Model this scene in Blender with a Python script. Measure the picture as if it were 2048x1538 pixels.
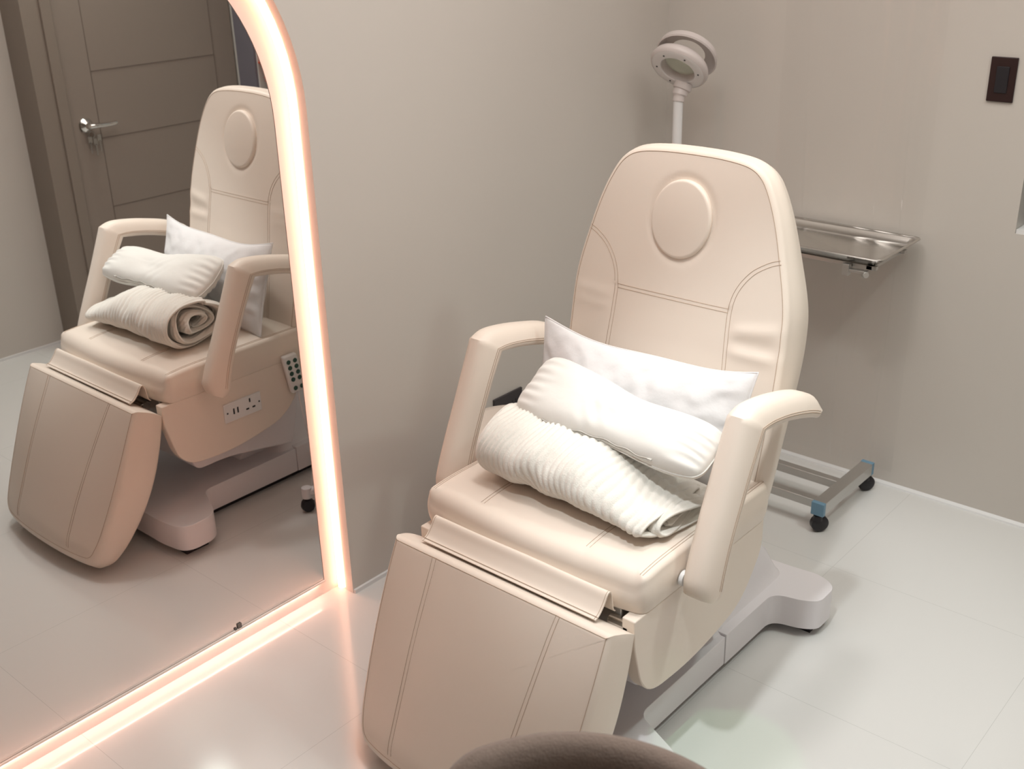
import bpy, bmesh, math, random
from mathutils import Vector, Matrix, noise

for o in list(bpy.data.objects):
    bpy.data.objects.remove(o, do_unlink=True)
scene = bpy.context.scene
COL = scene.collection
random.seed(7)

# ---------------------------------------------------------------- camera
yaw, pitch, roll = math.radians(41.46451), math.radians(23.54587), math.radians(-1.54218)
fw = Vector((-math.sin(yaw) * math.cos(pitch), math.cos(yaw) * math.cos(pitch), -math.sin(pitch)))
rt = Vector((math.cos(yaw), math.sin(yaw), 0.0))
up = rt.cross(fw)
r2 = math.cos(roll) * rt + math.sin(roll) * up
u2 = -math.sin(roll) * rt + math.cos(roll) * up
cam_data = bpy.data.cameras.new('camera')
cam = bpy.data.objects.new('camera', cam_data)
COL.objects.link(cam)
M = Matrix((r2, u2, -fw)).transposed().to_4x4()
M.translation = Vector((2.21837, 0.0, 1.8288))
cam.matrix_world = M
cam_data.sensor_fit = 'HORIZONTAL'
cam_data.sensor_width = 36.0
cam_data.lens = 2230.71 / 2048.0 * 36.0
cam_data.clip_start = 0.02
cam_data.dof.use_dof = True
cam_data.dof.focus_distance = 2.65
cam_data.dof.aperture_fstop = 5.0
scene.camera = cam

# ---------------------------------------------------------------- view and world
scene.view_settings.view_transform = 'Standard'
scene.view_settings.look = 'None'
scene.view_settings.exposure = 0.0
scene.view_settings.gamma = 1.0
scene.view_settings.use_curve_mapping = False
world = bpy.data.worlds.new('world')
scene.world = world
world.use_nodes = True
world.node_tree.nodes['Background'].inputs[0].default_value = (0.9, 0.92, 1.0, 1)
world.node_tree.nodes['Background'].inputs[1].default_value = 0.05

# ---------------------------------------------------------------- lamps of the room (ceiling downlights), plus an added fill
LED_COL = (1.0, 0.50, 0.29)
CEIL = 2.60

def spot(name, loc, power, col, ang, blend, size, target):
    d = bpy.data.lights.new(name, 'SPOT')
    d.energy = power
    d.color = col
    d.spot_size = math.radians(ang)
    d.spot_blend = blend
    d.shadow_soft_size = size
    o = bpy.data.objects.new(name, d)
    COL.objects.link(o)
    o.location = loc
    dirn = Vector(target) - Vector(loc)
    o.rotation_euler = dirn.to_track_quat('-Z', 'Y').to_euler()
    return o

DOWNLIGHTS = [
    # x, y, power, colour, cone, blend, radius, target
    (1.44, 0.88, 78, (0.93, 0.99, 1.0), 36, 0.75, 0.045, (1.20, 2.12, 0.27)),
    (1.00, 1.62, 34, (1.0, 0.98, 0.96), 130, 0.9, 0.12, (1.00, 1.62, 0)),
    (2.18, 2.45, 46, (0.88, 1.0, 0.93), 120, 0.9, 0.09, (1.9, 2.30, 0)),
    (1.62, 0.60, 34, (0.35, 1.0, 0.45), 7.5, 0.35, 0.004, (1.255, 1.80, 0)),
]
for (x, y, p, c, a, b, rr_, t) in DOWNLIGHTS:
    spot('downlight_beam', (x, y, CEIL - 0.03), p, c, a, b, rr_, t)
amb = bpy.data.lights.new('ceiling_fill_light', 'AREA')  # soft overhead fill added to lift the room, not a real fitting
amb.shape = 'RECTANGLE'; amb.size = 2.0; amb.size_y = 1.6
amb.energy = 26; amb.color = (1.0, 0.93, 0.88)
ambo = bpy.data.objects.new('ceiling_fill_light', amb)
COL.objects.link(ambo); ambo.location = (1.25, 2.0, CEIL - 0.02)

# ---------------------------------------------------------------- materials
def mat(name, col, rough=0.5, metal=0.0, spec=0.5, coat=0.0, emis=None, estr=0.0, bump=None, sheen=0.0, alpha=None, trans=0.0, ior=1.45, var=0.0, vscale=4.0):
    m = bpy.data.materials.new(name)
    m.use_nodes = True
    nt = m.node_tree
    b = nt.nodes['Principled BSDF']
    b.inputs['Base Color'].default_value = (*col, 1)
    b.inputs['Roughness'].default_value = rough
    b.inputs['Metallic'].default_value = metal
    b.inputs['Specular IOR Level'].default_value = spec
    b.inputs['Coat Weight'].default_value = coat
    b.inputs['IOR'].default_value = ior
    b.inputs['Sheen Weight'].default_value = sheen
    b.inputs['Transmission Weight'].default_value = trans
    if alpha is not None:
        b.inputs['Alpha'].default_value = alpha
    if emis:
        b.inputs['Emission Color'].default_value = (*emis, 1)
        b.inputs['Emission Strength'].default_value = estr
    tc = nt.nodes.new('ShaderNodeTexCoord')
    if bump:
        for (kind, sc, st, dist) in bump:
            n = nt.nodes.new('ShaderNodeTexNoise' if kind == 'noise' else 'ShaderNodeTexVoronoi')
            n.inputs['Scale'].default_value = sc
            if kind == 'noise':
                n.inputs['Detail'].default_value = 4
            nt.links.new(tc.outputs['Object'], n.inputs['Vector'])
            bp = nt.nodes.new('ShaderNodeBump')
            bp.inputs['Strength'].default_value = st
            bp.inputs['Distance'].default_value = dist
            nt.links.new(n.outputs[0], bp.inputs['Height'])
            if b.inputs['Normal'].links:
                prev = b.inputs['Normal'].links[0].from_socket
                nt.links.new(prev, bp.inputs['Normal'])
            nt.links.new(bp.outputs[0], b.inputs['Normal'])
    if var > 0:
        n = nt.nodes.new('ShaderNodeTexNoise')
        n.inputs['Scale'].default_value = vscale
        n.inputs['Detail'].default_value = 3
        nt.links.new(tc.outputs['Object'], n.inputs['Vector'])
        mx = nt.nodes.new('ShaderNodeMix'); mx.data_type = 'RGBA'
        mx.inputs[6].default_value = (*[c * (1 - var) for c in col], 1)
        mx.inputs[7].default_value = (*[min(1, c * (1 + var)) for c in col], 1)
        nt.links.new(n.outputs[0], mx.inputs[0])
        nt.links.new(mx.outputs[2], b.inputs['Base Color'])
    return m

MAT = {}
MAT['wall'] = mat('painted_wall', (0.63, 0.59, 0.545), 0.32, spec=0.35, bump=[('noise', 6, 0.05, 0.01)], var=0.015, vscale=2)
MAT['ceil'] = mat('ceiling_paint', (0.72, 0.70, 0.67), 0.8)
MAT['leather'] = mat('cream_leather', (0.83, 0.735, 0.645), 0.40, spec=0.45, bump=[('vor', 900, 0.06, 0.0006), ('noise', 7, 0.12, 0.01)], var=0.012)
MAT['stitch'] = mat('stitch_thread', (0.50, 0.38, 0.29), 0.7)
MAT['abs'] = mat('white_plastic_cover', (0.80, 0.77, 0.79), 0.35, spec=0.5)
MAT['white'] = mat('white_plastic', (0.82, 0.82, 0.82), 0.35)
MAT['dark'] = mat('black_plastic', (0.02, 0.018, 0.022), 0.4)
MAT['pillow'] = mat('white_cotton', (0.78, 0.77, 0.775), 0.85, spec=0.2, bump=[('noise', 26, 0.35, 0.006)], sheen=0.2)
MAT['pillow2'] = mat('ivory_cotton', (0.80, 0.785, 0.745), 0.8, spec=0.2, bump=[('noise', 22, 0.3, 0.005)], sheen=0.2)
MAT['plush'] = mat('ivory_plush', (0.82, 0.795, 0.735), 0.95, spec=0.1, bump=[('noise', 350, 0.5, 0.002), ('noise', 60, 0.3, 0.004)], sheen=0.5)
MAT['steel'] = mat('brushed_steel', (0.62, 0.60, 0.57), 0.22, metal=1.0)
MAT['steelr'] = mat('satin_steel', (0.55, 0.54, 0.52), 0.38, metal=0.9)
MAT['chrome'] = mat('chrome', (0.80, 0.79, 0.77), 0.08, metal=1.0)
MAT['blue'] = mat('blue_grey_plastic_cap', (0.16, 0.29, 0.40), 0.45)
MAT['mirror'] = mat('mirror_silver', (0.76, 0.75, 0.735), 0.0, metal=1.0)
MAT['mirror_edge'] = mat('mirror_edge', (0.15, 0.14, 0.13), 0.3)
MAT['led'] = mat('led_diffuser', (0.9, 0.8, 0.75), 0.5, emis=(1.0, 0.45, 0.28), estr=5.6)
MAT['ledf'] = mat('led_tube', (0.9, 0.8, 0.75), 0.5, emis=(1.0, 0.66, 0.5), estr=9.0)
MAT['down'] = mat('downlight_lens', (1, 1, 1), 0.5, emis=(0.96, 0.98, 1.0), estr=30.0)
MAT['panel'] = mat('fill_light_diffuser', (1, 1, 1), 0.5, emis=(1.0, 0.9, 0.84), estr=0.6)  # diffuser for the added ceiling fill
MAT['niche'] = mat('niche_paint', (0.84, 0.78, 0.74), 0.45, spec=0.3)
MAT['door'] = mat('door_paint', (0.29, 0.24, 0.205), 0.4, spec=0.4)
MAT['groove'] = mat('door_groove', (0.17, 0.135, 0.115), 0.6)
MAT['jamb'] = mat('shaded_casing_paint', (0.26, 0.215, 0.18), 0.45)  # shade over the door return and casing is put into this darker colour
MAT['switch'] = mat('maroon_black_plate', (0.028, 0.012, 0.012), 0.3)
MAT['socket'] = mat('charcoal_plate', (0.045, 0.038, 0.040), 0.4)
MAT['taupe'] = mat('taupe_felt', (0.27, 0.215, 0.185), 0.9, spec=0.1, bump=[('noise', 260, 0.5, 0.003)], sheen=0.3, var=0.12, vscale=90)
MAT['green'] = mat('dark_green_buttons', (0.03, 0.09, 0.07), 0.5)
MAT['bezel'] = mat('lamp_ring_plastic', (0.80, 0.77, 0.76), 0.2, spec=0.6)
MAT['lampw'] = mat('lamp_head_plastic', (0.66, 0.60, 0.58), 0.35)
MAT['lens'] = mat('magnifier_lens', (0.86, 0.90, 0.80), 0.35, trans=0.6, ior=1.05)
MAT['glass'] = mat('frosted_window_glass', (0.50, 0.52, 0.50), 0.35, spec=0.3)
MAT['orange'] = mat('orange_red_glaze', (0.72, 0.10, 0.035), 0.3)
MAT['post'] = mat('grey_violet_panel', (0.17, 0.155, 0.18), 0.5)
MAT['leg'] = mat('dark_wood', (0.10, 0.06, 0.04), 0.4)
# thin clear film
m = bpy.data.materials.new('clear_plastic_film'); m.use_nodes = True
nt = m.node_tree; nt.nodes.clear()
out = nt.nodes.new('ShaderNodeOutputMaterial'); mix = nt.nodes.new('ShaderNodeMixShader')
tr = nt.nodes.new('ShaderNodeBsdfTransparent'); gl = nt.nodes.new('ShaderNodeBsdfGlossy')
tr.inputs[0].default_value = (0.985, 0.985, 0.985, 1); gl.inputs['Roughness'].default_value = 0.12
fr = nt.nodes.new('ShaderNodeFresnel'); fr.inputs[0].default_value = 1.28
nt.links.new(fr.outputs[0], mix.inputs[0]); nt.links.new(tr.outputs[0], mix.inputs[1]); nt.links.new(gl.outputs[0], mix.inputs[2])
nt.links.new(mix.outputs[0], out.inputs[0])
MAT['film'] = m
# glossy tiled floor
m = bpy.data.materials.new('polished_floor_tiles'); m.use_nodes = True
nt = m.node_tree; b = nt.nodes['Principled BSDF']
b.inputs['Roughness'].default_value = 0.11; b.inputs['Specular IOR Level'].default_value = 0.5
tc = nt.nodes.new('ShaderNodeTexCoord')
mp = nt.nodes.new('ShaderNodeMapping'); mp.inputs['Location'].default_value = (0.131, 0.295, 0)
nt.links.new(tc.outputs['Object'], mp.inputs['Vector'])
bk = nt.nodes.new('ShaderNodeTexBrick')
bk.offset = 0.0; bk.squash = 1.0
bk.inputs['Scale'].default_value = 1.0
bk.inputs['Brick Width'].default_value = 0.6; bk.inputs['Row Height'].default_value = 0.6
bk.inputs['Mortar Size'].default_value = 0.0007; bk.inputs['Mortar Smooth'].default_value = 0.3
bk.inputs['Color1'].default_value = (0.72, 0.715, 0.70, 1); bk.inputs['Color2'].default_value = (0.715, 0.71, 0.695, 1)
bk.inputs['Mortar'].default_value = (0.55, 0.55, 0.535, 1)
nt.links.new(mp.outputs[0], bk.inputs['Vector']); nt.links.new(bk.outputs['Color'], b.inputs['Base Color'])
MAT['floor'] = m

# ---------------------------------------------------------------- helpers
def tag(o, label=None, cat=None, group=None, kind=None):
    if label: o['label'] = label
    if cat: o['category'] = cat
    if group: o['group'] = group
    if kind: o['kind'] = kind
    return o

def empty(name, loc, label, cat, group=None):
    o = bpy.data.objects.new(name, None)
    COL.objects.link(o); o.location = loc; o.empty_display_size = 0.05
    return tag(o, label, cat, group)

class MB:
    def __init__(self):
        self.v = []; self.f = []; self.m = []
    def add(self, v, f, mi=0):
        n = len(self.v)
        self.v += [tuple(p) for p in v]
        self.f += [tuple(i + n for i in q) for q in f]
        self.m += [mi] * len(f)
    def box(self, lo, hi, mi=0):
        x0, y0, z0 = lo; x1, y1, z1 = hi
        v = [(x0, y0, z0), (x1, y0, z0), (x1, y1, z0), (x0, y1, z0), (x0, y0, z1), (x1, y0, z1), (x1, y1, z1), (x0, y1, z1)]
        f = [(0, 3, 2, 1), (4, 5, 6, 7), (0, 1, 5, 4), (1, 2, 6, 5), (2, 3, 7, 6), (3, 0, 4, 7)]
        self.add(v, f, mi)
    def prism(self, poly, x0, x1, mi=0, axis=0):
        # polygon in the two other axes, extruded along axis
        n = len(poly)
        def P(a, t):
            if axis == 0: return (t, a[0], a[1])
            if axis == 1: return (a[0], t, a[1])
            return (a[0], a[1], t)
        v = [P(a, x0) for a in poly] + [P(a, x1) for a in poly]
        f = [(i, (i + 1) % n, n + (i + 1) % n, n + i) for i in range(n)]
        f += [tuple(reversed(range(n))), tuple(range(n, 2 * n))]
        self.add(v, f, mi)
    def tube(self, pts, r, seg=10, mi=0, closed=False, caps=True):
        pts = [Vector(p) for p in pts]
        n = len(pts)
        rs = r if isinstance(r, (list, tuple)) else [r] * n
        rings = []; prev = None
        for i, p in enumerate(pts):
            a = pts[(i - 1) % n] if (closed or i > 0) else p
            b_ = pts[(i + 1) % n] if (closed or i < n - 1) else p
            t = (b_ - a)
            if t.length < 1e-9: t = Vector((0, 0, 1))
            t.normalize()
            if prev is None:
                ref = Vector((0, 0, 1)) if abs(t.z) < 0.9 else Vector((1, 0, 0))
                nn = t.cross(ref).normalized()
            else:
                nn = (prev - t * prev.dot(t))
                if nn.length < 1e-6: nn = t.cross(Vector((0.3, 0.5, 1)))
                nn.normalize()
            prev = nn
            bb = t.cross(nn)
            rings.append([p + (nn * math.cos(2 * math.pi * k / seg) + bb * math.sin(2 * math.pi * k / seg)) * rs[i] for k in range(seg)])
        v = [q for rg in rings for q in rg]
        f = []
        m_ = n if closed else n - 1
        for i in range(m_):
            j = (i + 1) % n
            for k in range(seg):
                k2 = (k + 1) % seg
                f.append((i * seg + k, i * seg + k2, j * seg + k2, j * seg + k))
        if caps and not closed:
            f.append(tuple(reversed(range(seg)))); f.append(tuple(range((n - 1) * seg, n * seg)))
        self.add(v, f, mi)
    def lathe(self, prof, origin=(0, 0, 0), axis=(0, 0, 1), seg=48, mi=0, cap=True):
        ax = Vector(axis).normalized()
        ref = Vector((1, 0, 0)) if abs(ax.x) < 0.9 else Vector((0, 1, 0))
        a = ax.cross(ref).normalized(); b_ = ax.cross(a)
        v = []; f = []
        for (r, h) in prof:
            for k in range(seg):
                t = 2 * math.pi * k / seg
                v.append(Vector(origin) + ax * h + (a * math.cos(t) + b_ * math.sin(t)) * r)
        for i in range(len(prof) - 1):
            for k in range(seg):
                k2 = (k + 1) % seg
                f.append((i * seg + k, i * seg + k2, (i + 1) * seg + k2, (i + 1) * seg + k))
        if cap:
            f.append(tuple(reversed(range(seg)))); f.append(tuple(range((len(prof) - 1) * seg, len(prof) * seg)))
        self.add(v, f, mi)
    def build(self, name, mats, parent=None, smooth=True, bevel=0, bseg=3, subsurf=0, angle=40):
        me = bpy.data.meshes.new(name)
        me.from_pydata(self.v, [], self.f)
        if not isinstance(mats, (list, tuple)): mats = [mats]
        for mm in mats: me.materials.append(mm)
        me.polygons.foreach_set('material_index', self.m)
        bm = bmesh.new(); bm.from_mesh(me)
        bmesh.ops.recalc_face_normals(bm, faces=bm.faces)
        bm.to_mesh(me); bm.free()
        if smooth:
            me.polygons.foreach_set('use_smooth', [True] * len(me.polygons))
            try: me.set_sharp_from_angle(angle=math.radians(angle))
            except Exception: pass
        o = bpy.data.objects.new(name, me)
        COL.objects.link(o)
        if parent is not None:
            o.parent = parent
            top = parent
            off = Vector((0, 0, 0))
            while top is not None:
                off += top.location; top = top.parent
            me.transform(Matrix.Translation(-off))
        if bevel:
            md = o.modifiers.new('bevel', 'BEVEL'); md.width = bevel; md.segments = bseg; md.limit_method = 'ANGLE'; md.angle_limit = math.radians(35); md.harden_normals = False
        if subsurf:
            md = o.modifiers.new('sub', 'SUBSURF'); md.levels = subsurf; md.render_levels = subsurf
        return o

def catmull(pts, n=8, closed=False):
    pts = [Vector(p) for p in pts]; out = []; N = len(pts)
    for i in range(N if closed else N - 1):
        if closed: p0, p1, p2, p3 = pts[(i - 1) % N], pts[i], pts[(i + 1) % N], pts[(i + 2) % N]
        else: p0, p1, p2, p3 = pts[max(i - 1, 0)], pts[i], pts[i + 1], pts[min(i + 2, N - 1)]
        for k in range(n):
            t = k / n
            out.append(0.5 * ((2 * p1) + (-p0 + p2) * t + (2 * p0 - 5 * p1 + 4 * p2 - p3) * t * t + (-p0 + 3 * p1 - 3 * p2 + p3) * t ** 3))
    if not closed: out.append(pts[-1])
    return out

def round_poly(poly, rad, seg=6):
    out = []; n = len(poly)
    for i in range(n):
        p0 = Vector(poly[i - 1]); p1 = Vector(poly[i]); p2 = Vector(poly[(i + 1) % n])
        r = rad[i] if isinstance(rad, (list, tuple)) else rad
        a = (p0 - p1); b_ = (p2 - p1)
        r = min(r, a.length * 0.45, b_.length * 0.45)
        if r < 1e-5: out.append(tuple(p1)); continue
        a.normalize(); b_.normalize()
        A = p1 + a * r; B = p1 + b_ * r
        for k in range(seg + 1):
            t = k / seg
            out.append(tuple((1 - t) ** 2 * A + 2 * t * (1 - t) * p1 + t * t * B))
    return out

def resample(poly, n):
    P = [Vector(p) for p in poly]; L = [0]
    for i in range(len(P)): L.append(L[-1] + (P[(i + 1) % len(P)] - P[i]).length)
    out = []; j = 0
    for k in range(n):
        s = L[-1] * k / n
        while L[j + 1] < s: j += 1
        t = (s - L[j]) / max(1e-9, L[j + 1] - L[j])
        out.append(P[j].lerp(P[(j + 1) % len(P)], t))
    return out

def sstep(a, b_, x):
    t = max(0, min(1, (x - a) / (b_ - a))); return t * t * (3 - 2 * t)

class Pad:
    """upholstered panel: outline in (u,v), outward normal N, height h(u,v), thickness T(u,v), rim radius r"""
    def __init__(s, O, U, V, N, outline, T, rim, height, nring=26, nseg=220, swell=0.0, backr=0.02):
        s.O, s.U, s.V, s.N = Vector(O), Vector(U).normalized(), Vector(V).normalized(), Vector(N).normalized()
        s.out = resample(outline, nseg); s.T = T; s.rim = rim; s.h = height
        n = nseg; area = sum(s.out[i].x * s.out[(i + 1) % n].y - s.out[(i + 1) % n].x * s.out[i].y for i in range(n))
        if area < 0: s.out.reverse()
        s.nrm = []
        for i in range(n):
            t = s.out[(i + 2) % n] - s.out[i - 2]
            s.nrm.append(Vector((t.y, -t.x)).normalized())
        s.c = sum(s.out, Vector((0, 0))) / n
        s.inner = [s.out[i] - s.nrm[i] * rim(s.out[i]) for i in range(n)]
        s.nring = nring; s.swell = swell; s.backr = backr
    def P(s, u, v, w): return s.O + s.U * u + s.V * v + s.N * w
    def surf(s, u, v, lift=0.0): return s.P(u, v, s.h(u, v) + lift)
    def mesh(s, mb, mi=0):
        n = len(s.out); rings = []
        for k in range(s.nring):
            t = (k + 1) / s.nring
            t = 1 - (1 - t) ** 1.35
            rings.append([s.surf(*(s.c.lerp(s.inner[i], t))) for i in range(n)])
        for k in range(1, 7):
            a = k / 6 * math.pi / 2
            rg = []
            for i in range(n):
                r = s.rim(s.out[i]); q = s.inner[i] + s.nrm[i] * r * math.sin(a)
                rg.append(s.P(q.x, q.y, s.h(*s.inner[i]) - r * (1 - math.cos(a))))
            rings.append(rg)
        for k in range(1, 9):
            t = k / 8; rg = []
            for i in range(n):
                r = s.rim(s.out[i]); top = s.h(*s.inner[i]) - r; bot = -s.T(*s.out[i]) + s.backr
                q = s.out[i] + s.nrm[i] * s.swell * math.sin(math.pi * t)
                rg.append(s.P(q.x, q.y, top + (bot - top) * t))
            rings.append(rg)
        for k in range(1, 6):
            a = k / 5 * math.pi / 2; rg = []
            for i in range(n):
                q = s.out[i] - s.nrm[i] * s.backr * (1 - math.cos(a))
                rg.append(s.P(q.x, q.y, -s.T(*s.out[i]) + s.backr - s.backr * math.sin(a)))
            rings.append(rg)
        for t in (0.8, 0.5, 0.2):
            rings.append([s.P(*(s.c.lerp(s.out[i], t)), -s.T(*(s.c.lerp(s.out[i], t)))) for i in range(n)])
        v = [s.surf(s.c.x, s.c.y)] + [p for r in rings for p in r] + [s.P(s.c.x, s.c.y, -s.T(s.c.x, s.c.y))]
        f = [(0, 1 + i, 1 + (i + 1) % n) for i in range(n)]
        for k in range(len(rings) - 1):
            for i in range(n):
                j = (i + 1) % n
                f.append((1 + k * n + i, 1 + (k + 1) * n + i, 1 + (k + 1) * n + j, 1 + k * n + j))
        L = 1 + (len(rings) - 1) * n
        f += [(L + i, len(v) - 1, L + (i + 1) % n) for i in range(n)]
        mb.add(v, f, mi)
    def seam(s, mb, uv, r=0.0008, mi=1, smooth=True, n=10):
        pts = catmull([(a, b_, 0) for a, b_ in uv], n) if smooth else [Vector((a, b_, 0)) for a, b_ in uv]
        mb.tube([s.surf(p.x, p.y, 0.0002) for p in pts], r, 6, mi)
    def double(s, mb, uv, gap=0.005, n=10):
        pts = catmull([(a, b_, 0) for a, b_ in uv], n)
        for sg in (-1, 1):
            q = []
            for i, p in enumerate(pts):
                t = pts[min(i + 1, len(pts) - 1)] - pts[max(i - 1, 0)]
                nn = Vector((t.y, -t.x, 0)).normalized()
                p2 = p + nn * gap * sg; q.append(s.surf(p2.x, p2.y, 0.0002))
            mb.tube(q, 0.00065, 6, 1)
    def rimseam(s, mb, a0=0, a1=1, drop=0.25, r=0.0008):
        n = len(s.out); pts = []
        for i in range(int(a0 * n), int(a1 * n)):
            i %= n
            rr = s.rim(s.out[i]); a = drop * math.pi / 2
            q = s.inner[i] + s.nrm[i] * rr * math.sin(a)
            pts.append(s.P(q.x, q.y, s.h(*s.inner[i]) - rr * (1 - math.cos(a))) + s.N * 0.0002)
        mb.tube(pts, r, 6, 1, closed=(a0 == 0 and a1 == 1))

L2 = [MAT['leather'], MAT['stitch']]
# ================================================================ SETTING
WX, WY, WH = 2.53, 3.278, CEIL
NX = -0.063 + 0.063   # mirror plane x = 0; room face of wall_left at x = 0.063
FX = 0.063
Y0 = -2.2
def struct(o): o['kind'] = 'structure'; return o
mb = MB(); mb.add([(-0.3, Y0 - 0.2, 0), (WX + 0.3, Y0 - 0.2, 0), (WX + 0.3, WY + 0.3, 0), (-0.3, WY + 0.3, 0), (-0.3, Y0 - 0.2, -0.1), (WX + 0.3, Y0 - 0.2, -0.1), (WX + 0.3, WY + 0.3, -0.1), (-0.3, WY + 0.3, -0.1)],
                  [(0, 1, 2, 3), (7, 6, 5, 4), (0, 4, 5, 1), (1, 5, 6, 2), (2, 6, 7, 3), (3, 7, 4, 0)])
struct(mb.build('floor', MAT['floor'], smooth=False))
mb = MB(); mb.box((-0.3, Y0 - 0.2, WH), (WX + 0.3, WY + 0.3, WH + 0.1)); struct(mb.build('ceiling', MAT['ceil'], smooth=False))

def arch(yc, zc, r, z0, n=32):
    pts = [(yc + r, z0)] + [(yc + r * math.cos(math.pi * k / n), zc + r * math.sin(math.pi * k / n)) for k in range(n + 1)] + [(yc - r, z0)]
    return pts
YC = 1.174
NR, NZC = 0.549, 1.372     # niche
MR, MZC = 0.497, 1.345     # mirror
# wall_left with the arched niche cut out: front skin, reveal, backing
A = arch(YC, NZC, NR, 0.0, 40)
mb = MB()
n = len(A)
outer = []
for (y, z) in A:
    if z <= NZC + 1e-6 and y > YC: outer.append((WY + 0.05, z))
    elif z <= NZC + 1e-6: outer.append((Y0, z))
    else:
        dy, dz = y - YC, z - NZC
        t = min((WH - NZC) / dz if dz > 1e-6 else 1e9, ((WY + 0.05 - YC) / dy) if dy > 1e-6 else 1e9, ((Y0 - YC) / dy) if dy < -1e-6 else 1e9)
        outer.append((YC + dy * t, NZC + dz * t))
v = [(FX, y, z) for y, z in A] + [(FX, y, z) for y, z in outer]
f = [(i, i + 1, n + i + 1, n + i) for i in range(n - 1)]
mb.add(v, f)
for (yy) in (WY + 0.05, Y0):
    i = 2 * n
# fill the two upper corners left by the radial projection
ks = [i for i in range(n - 1) if abs(outer[i][0] - outer[i + 1][0]) > 1e-4 and abs(outer[i][1] - outer[i + 1][1]) > 1e-4]
for i in ks:
    cy = WY + 0.05 if outer[i][0] > YC else Y0
    mb.add([(FX, *outer[i]), (FX, cy, WH), (FX, *outer[i + 1])], [(0, 1, 2)])
mb.box((-0.25, Y0 - 0.1, 0), (-0.001, YC - NR - 0.3, WH))
mb.add([(-0.2, Y0, WH), (FX, Y0, WH), (FX, WY, WH), (-0.2, WY, WH)], [(0, 1, 2, 3)])
wl = mb.build('wall_left', MAT['wall'], smooth=False); struct(wl)
# niche lining: reveal and back plane
mb = MB()
v = [(FX, y, z) for y, z in A] + [(-0.002, y, z) for y, z in A]
mb.add(v, [(i, i + 1, n + i + 1, n + i) for i in range(n - 1)])
mb.add([(-0.002, y, z) for y, z in A], [tuple(range(n))])
mb.add([(-0.05, y, z) for y, z in A], [tuple(range(n))])
o = mb.build('trim_niche', MAT['niche'], smooth=False); struct(o)

# back wall with window opening
WX0, WX1, WZ0, WZ1 = 1.262, 2.208, 0.912, 1.95
mb = MB()
th = 0.12
mb.box((-0.2, WY, 0), (WX0, WY + th, WH))
mb.box((WX1, WY, 0), (WX + 0.2, WY + th, WH))
mb.box((WX0, WY, 0), (WX1, WY + th, WZ0))
mb.box((WX0, WY, WZ1), (WX1, WY + th, WH))
struct(mb.build('wall_back', MAT['wall'], smooth=False))
mb = MB(); mb.box((WX, Y0 - 0.1, 0), (WX + 0.12, 2.26, WH))
struct(mb.build('wall_right', MAT['wall'], smooth=False))
mb = MB()
DX = 2.36; DY0, DY1, DZ = 2.385, 3.27, 2.08
mb.box((DX, DY0, DZ), (WX + 0.12, WY, WH)); mb.box((DX + 0.06, DY0, 0), (WX + 0.12, WY, DZ))
struct(mb.build('wall_door_side', MAT['wall'], smooth=False))
mb = MB(); mb.box((-0.2, Y0 - 0.1, 0), (WX + 0.12, Y0, WH)); struct(mb.build('wall_front', MAT['wall'], smooth=False))
# low coved joint at the foot of the walls
mb = MB(); mb.prism([(WY, 0.0), (WY - 0.012, 0.0), (WY - 0.010, 0.006), (WY, 0.012)], FX, DX, axis=0)
struct(mb.build('baseboard_back', MAT['white'], smooth=False))
mb = MB(); mb.box((FX, YC + NR + 0.002, 0), (FX + 0.008, WY - 0.012, 0.012))
struct(mb.build('baseboard_left', MAT['white'], smooth=False))
mb = MB(); mb.box((WX - 0.008, Y0, 0), (WX, 2.26, 0.012)); struct(mb.build('baseboard_right', MAT['white'], smooth=False))

mb = MB(); mb.box((2.215, WY - 0.012, 0), (DX - 0.013, WY, 2.3)); struct(mb.build('trim_window_side', MAT['post'], smooth=False))  # flat grey-violet strip on the back wall beside the window
# window
mb = MB(); w = 0.045
mb.box((WX0 + 0.03, WY + 0.055, WZ0 + 0.002), (WX0 + 0.03 + w, WY + 0.1, WZ1)); mb.box((WX1 - w - 0.001, WY + 0.055, WZ0 + 0.002), (WX1 - 0.001, WY + 0.1, WZ1))
mb.box((WX0 + 0.03, WY + 0.055, WZ0 + 0.002), (WX1 - 0.001, WY + 0.1, WZ0 + w)); mb.box((WX0 + 0.03, WY + 0.055, WZ1 - w), (WX1 - 0.001, WY + 0.1, WZ1))
mb.box((1.70, WY + 0.06, WZ0 + 0.01), (1.74, WY + 0.1, WZ1))
wf = mb.build('window_1', MAT['dark'], smooth=False); struct(wf)
mb = MB(); mb.box((WX0 + 0.03, WY + 0.075, WZ0 + 0.01), (WX1 - 0.002, WY + 0.085, WZ1 - 0.01)); mb.build('window_pane', MAT['glass'], wf, smooth=False)
mb = MB(); mb.box((WX0 + 0.001, WY + 0.002, WZ0), (WX1 - 0.001, WY + 0.115, WZ0 + 0.012)); sill = mb.build('window_sill', MAT['white'], wf, smooth=False)

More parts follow.
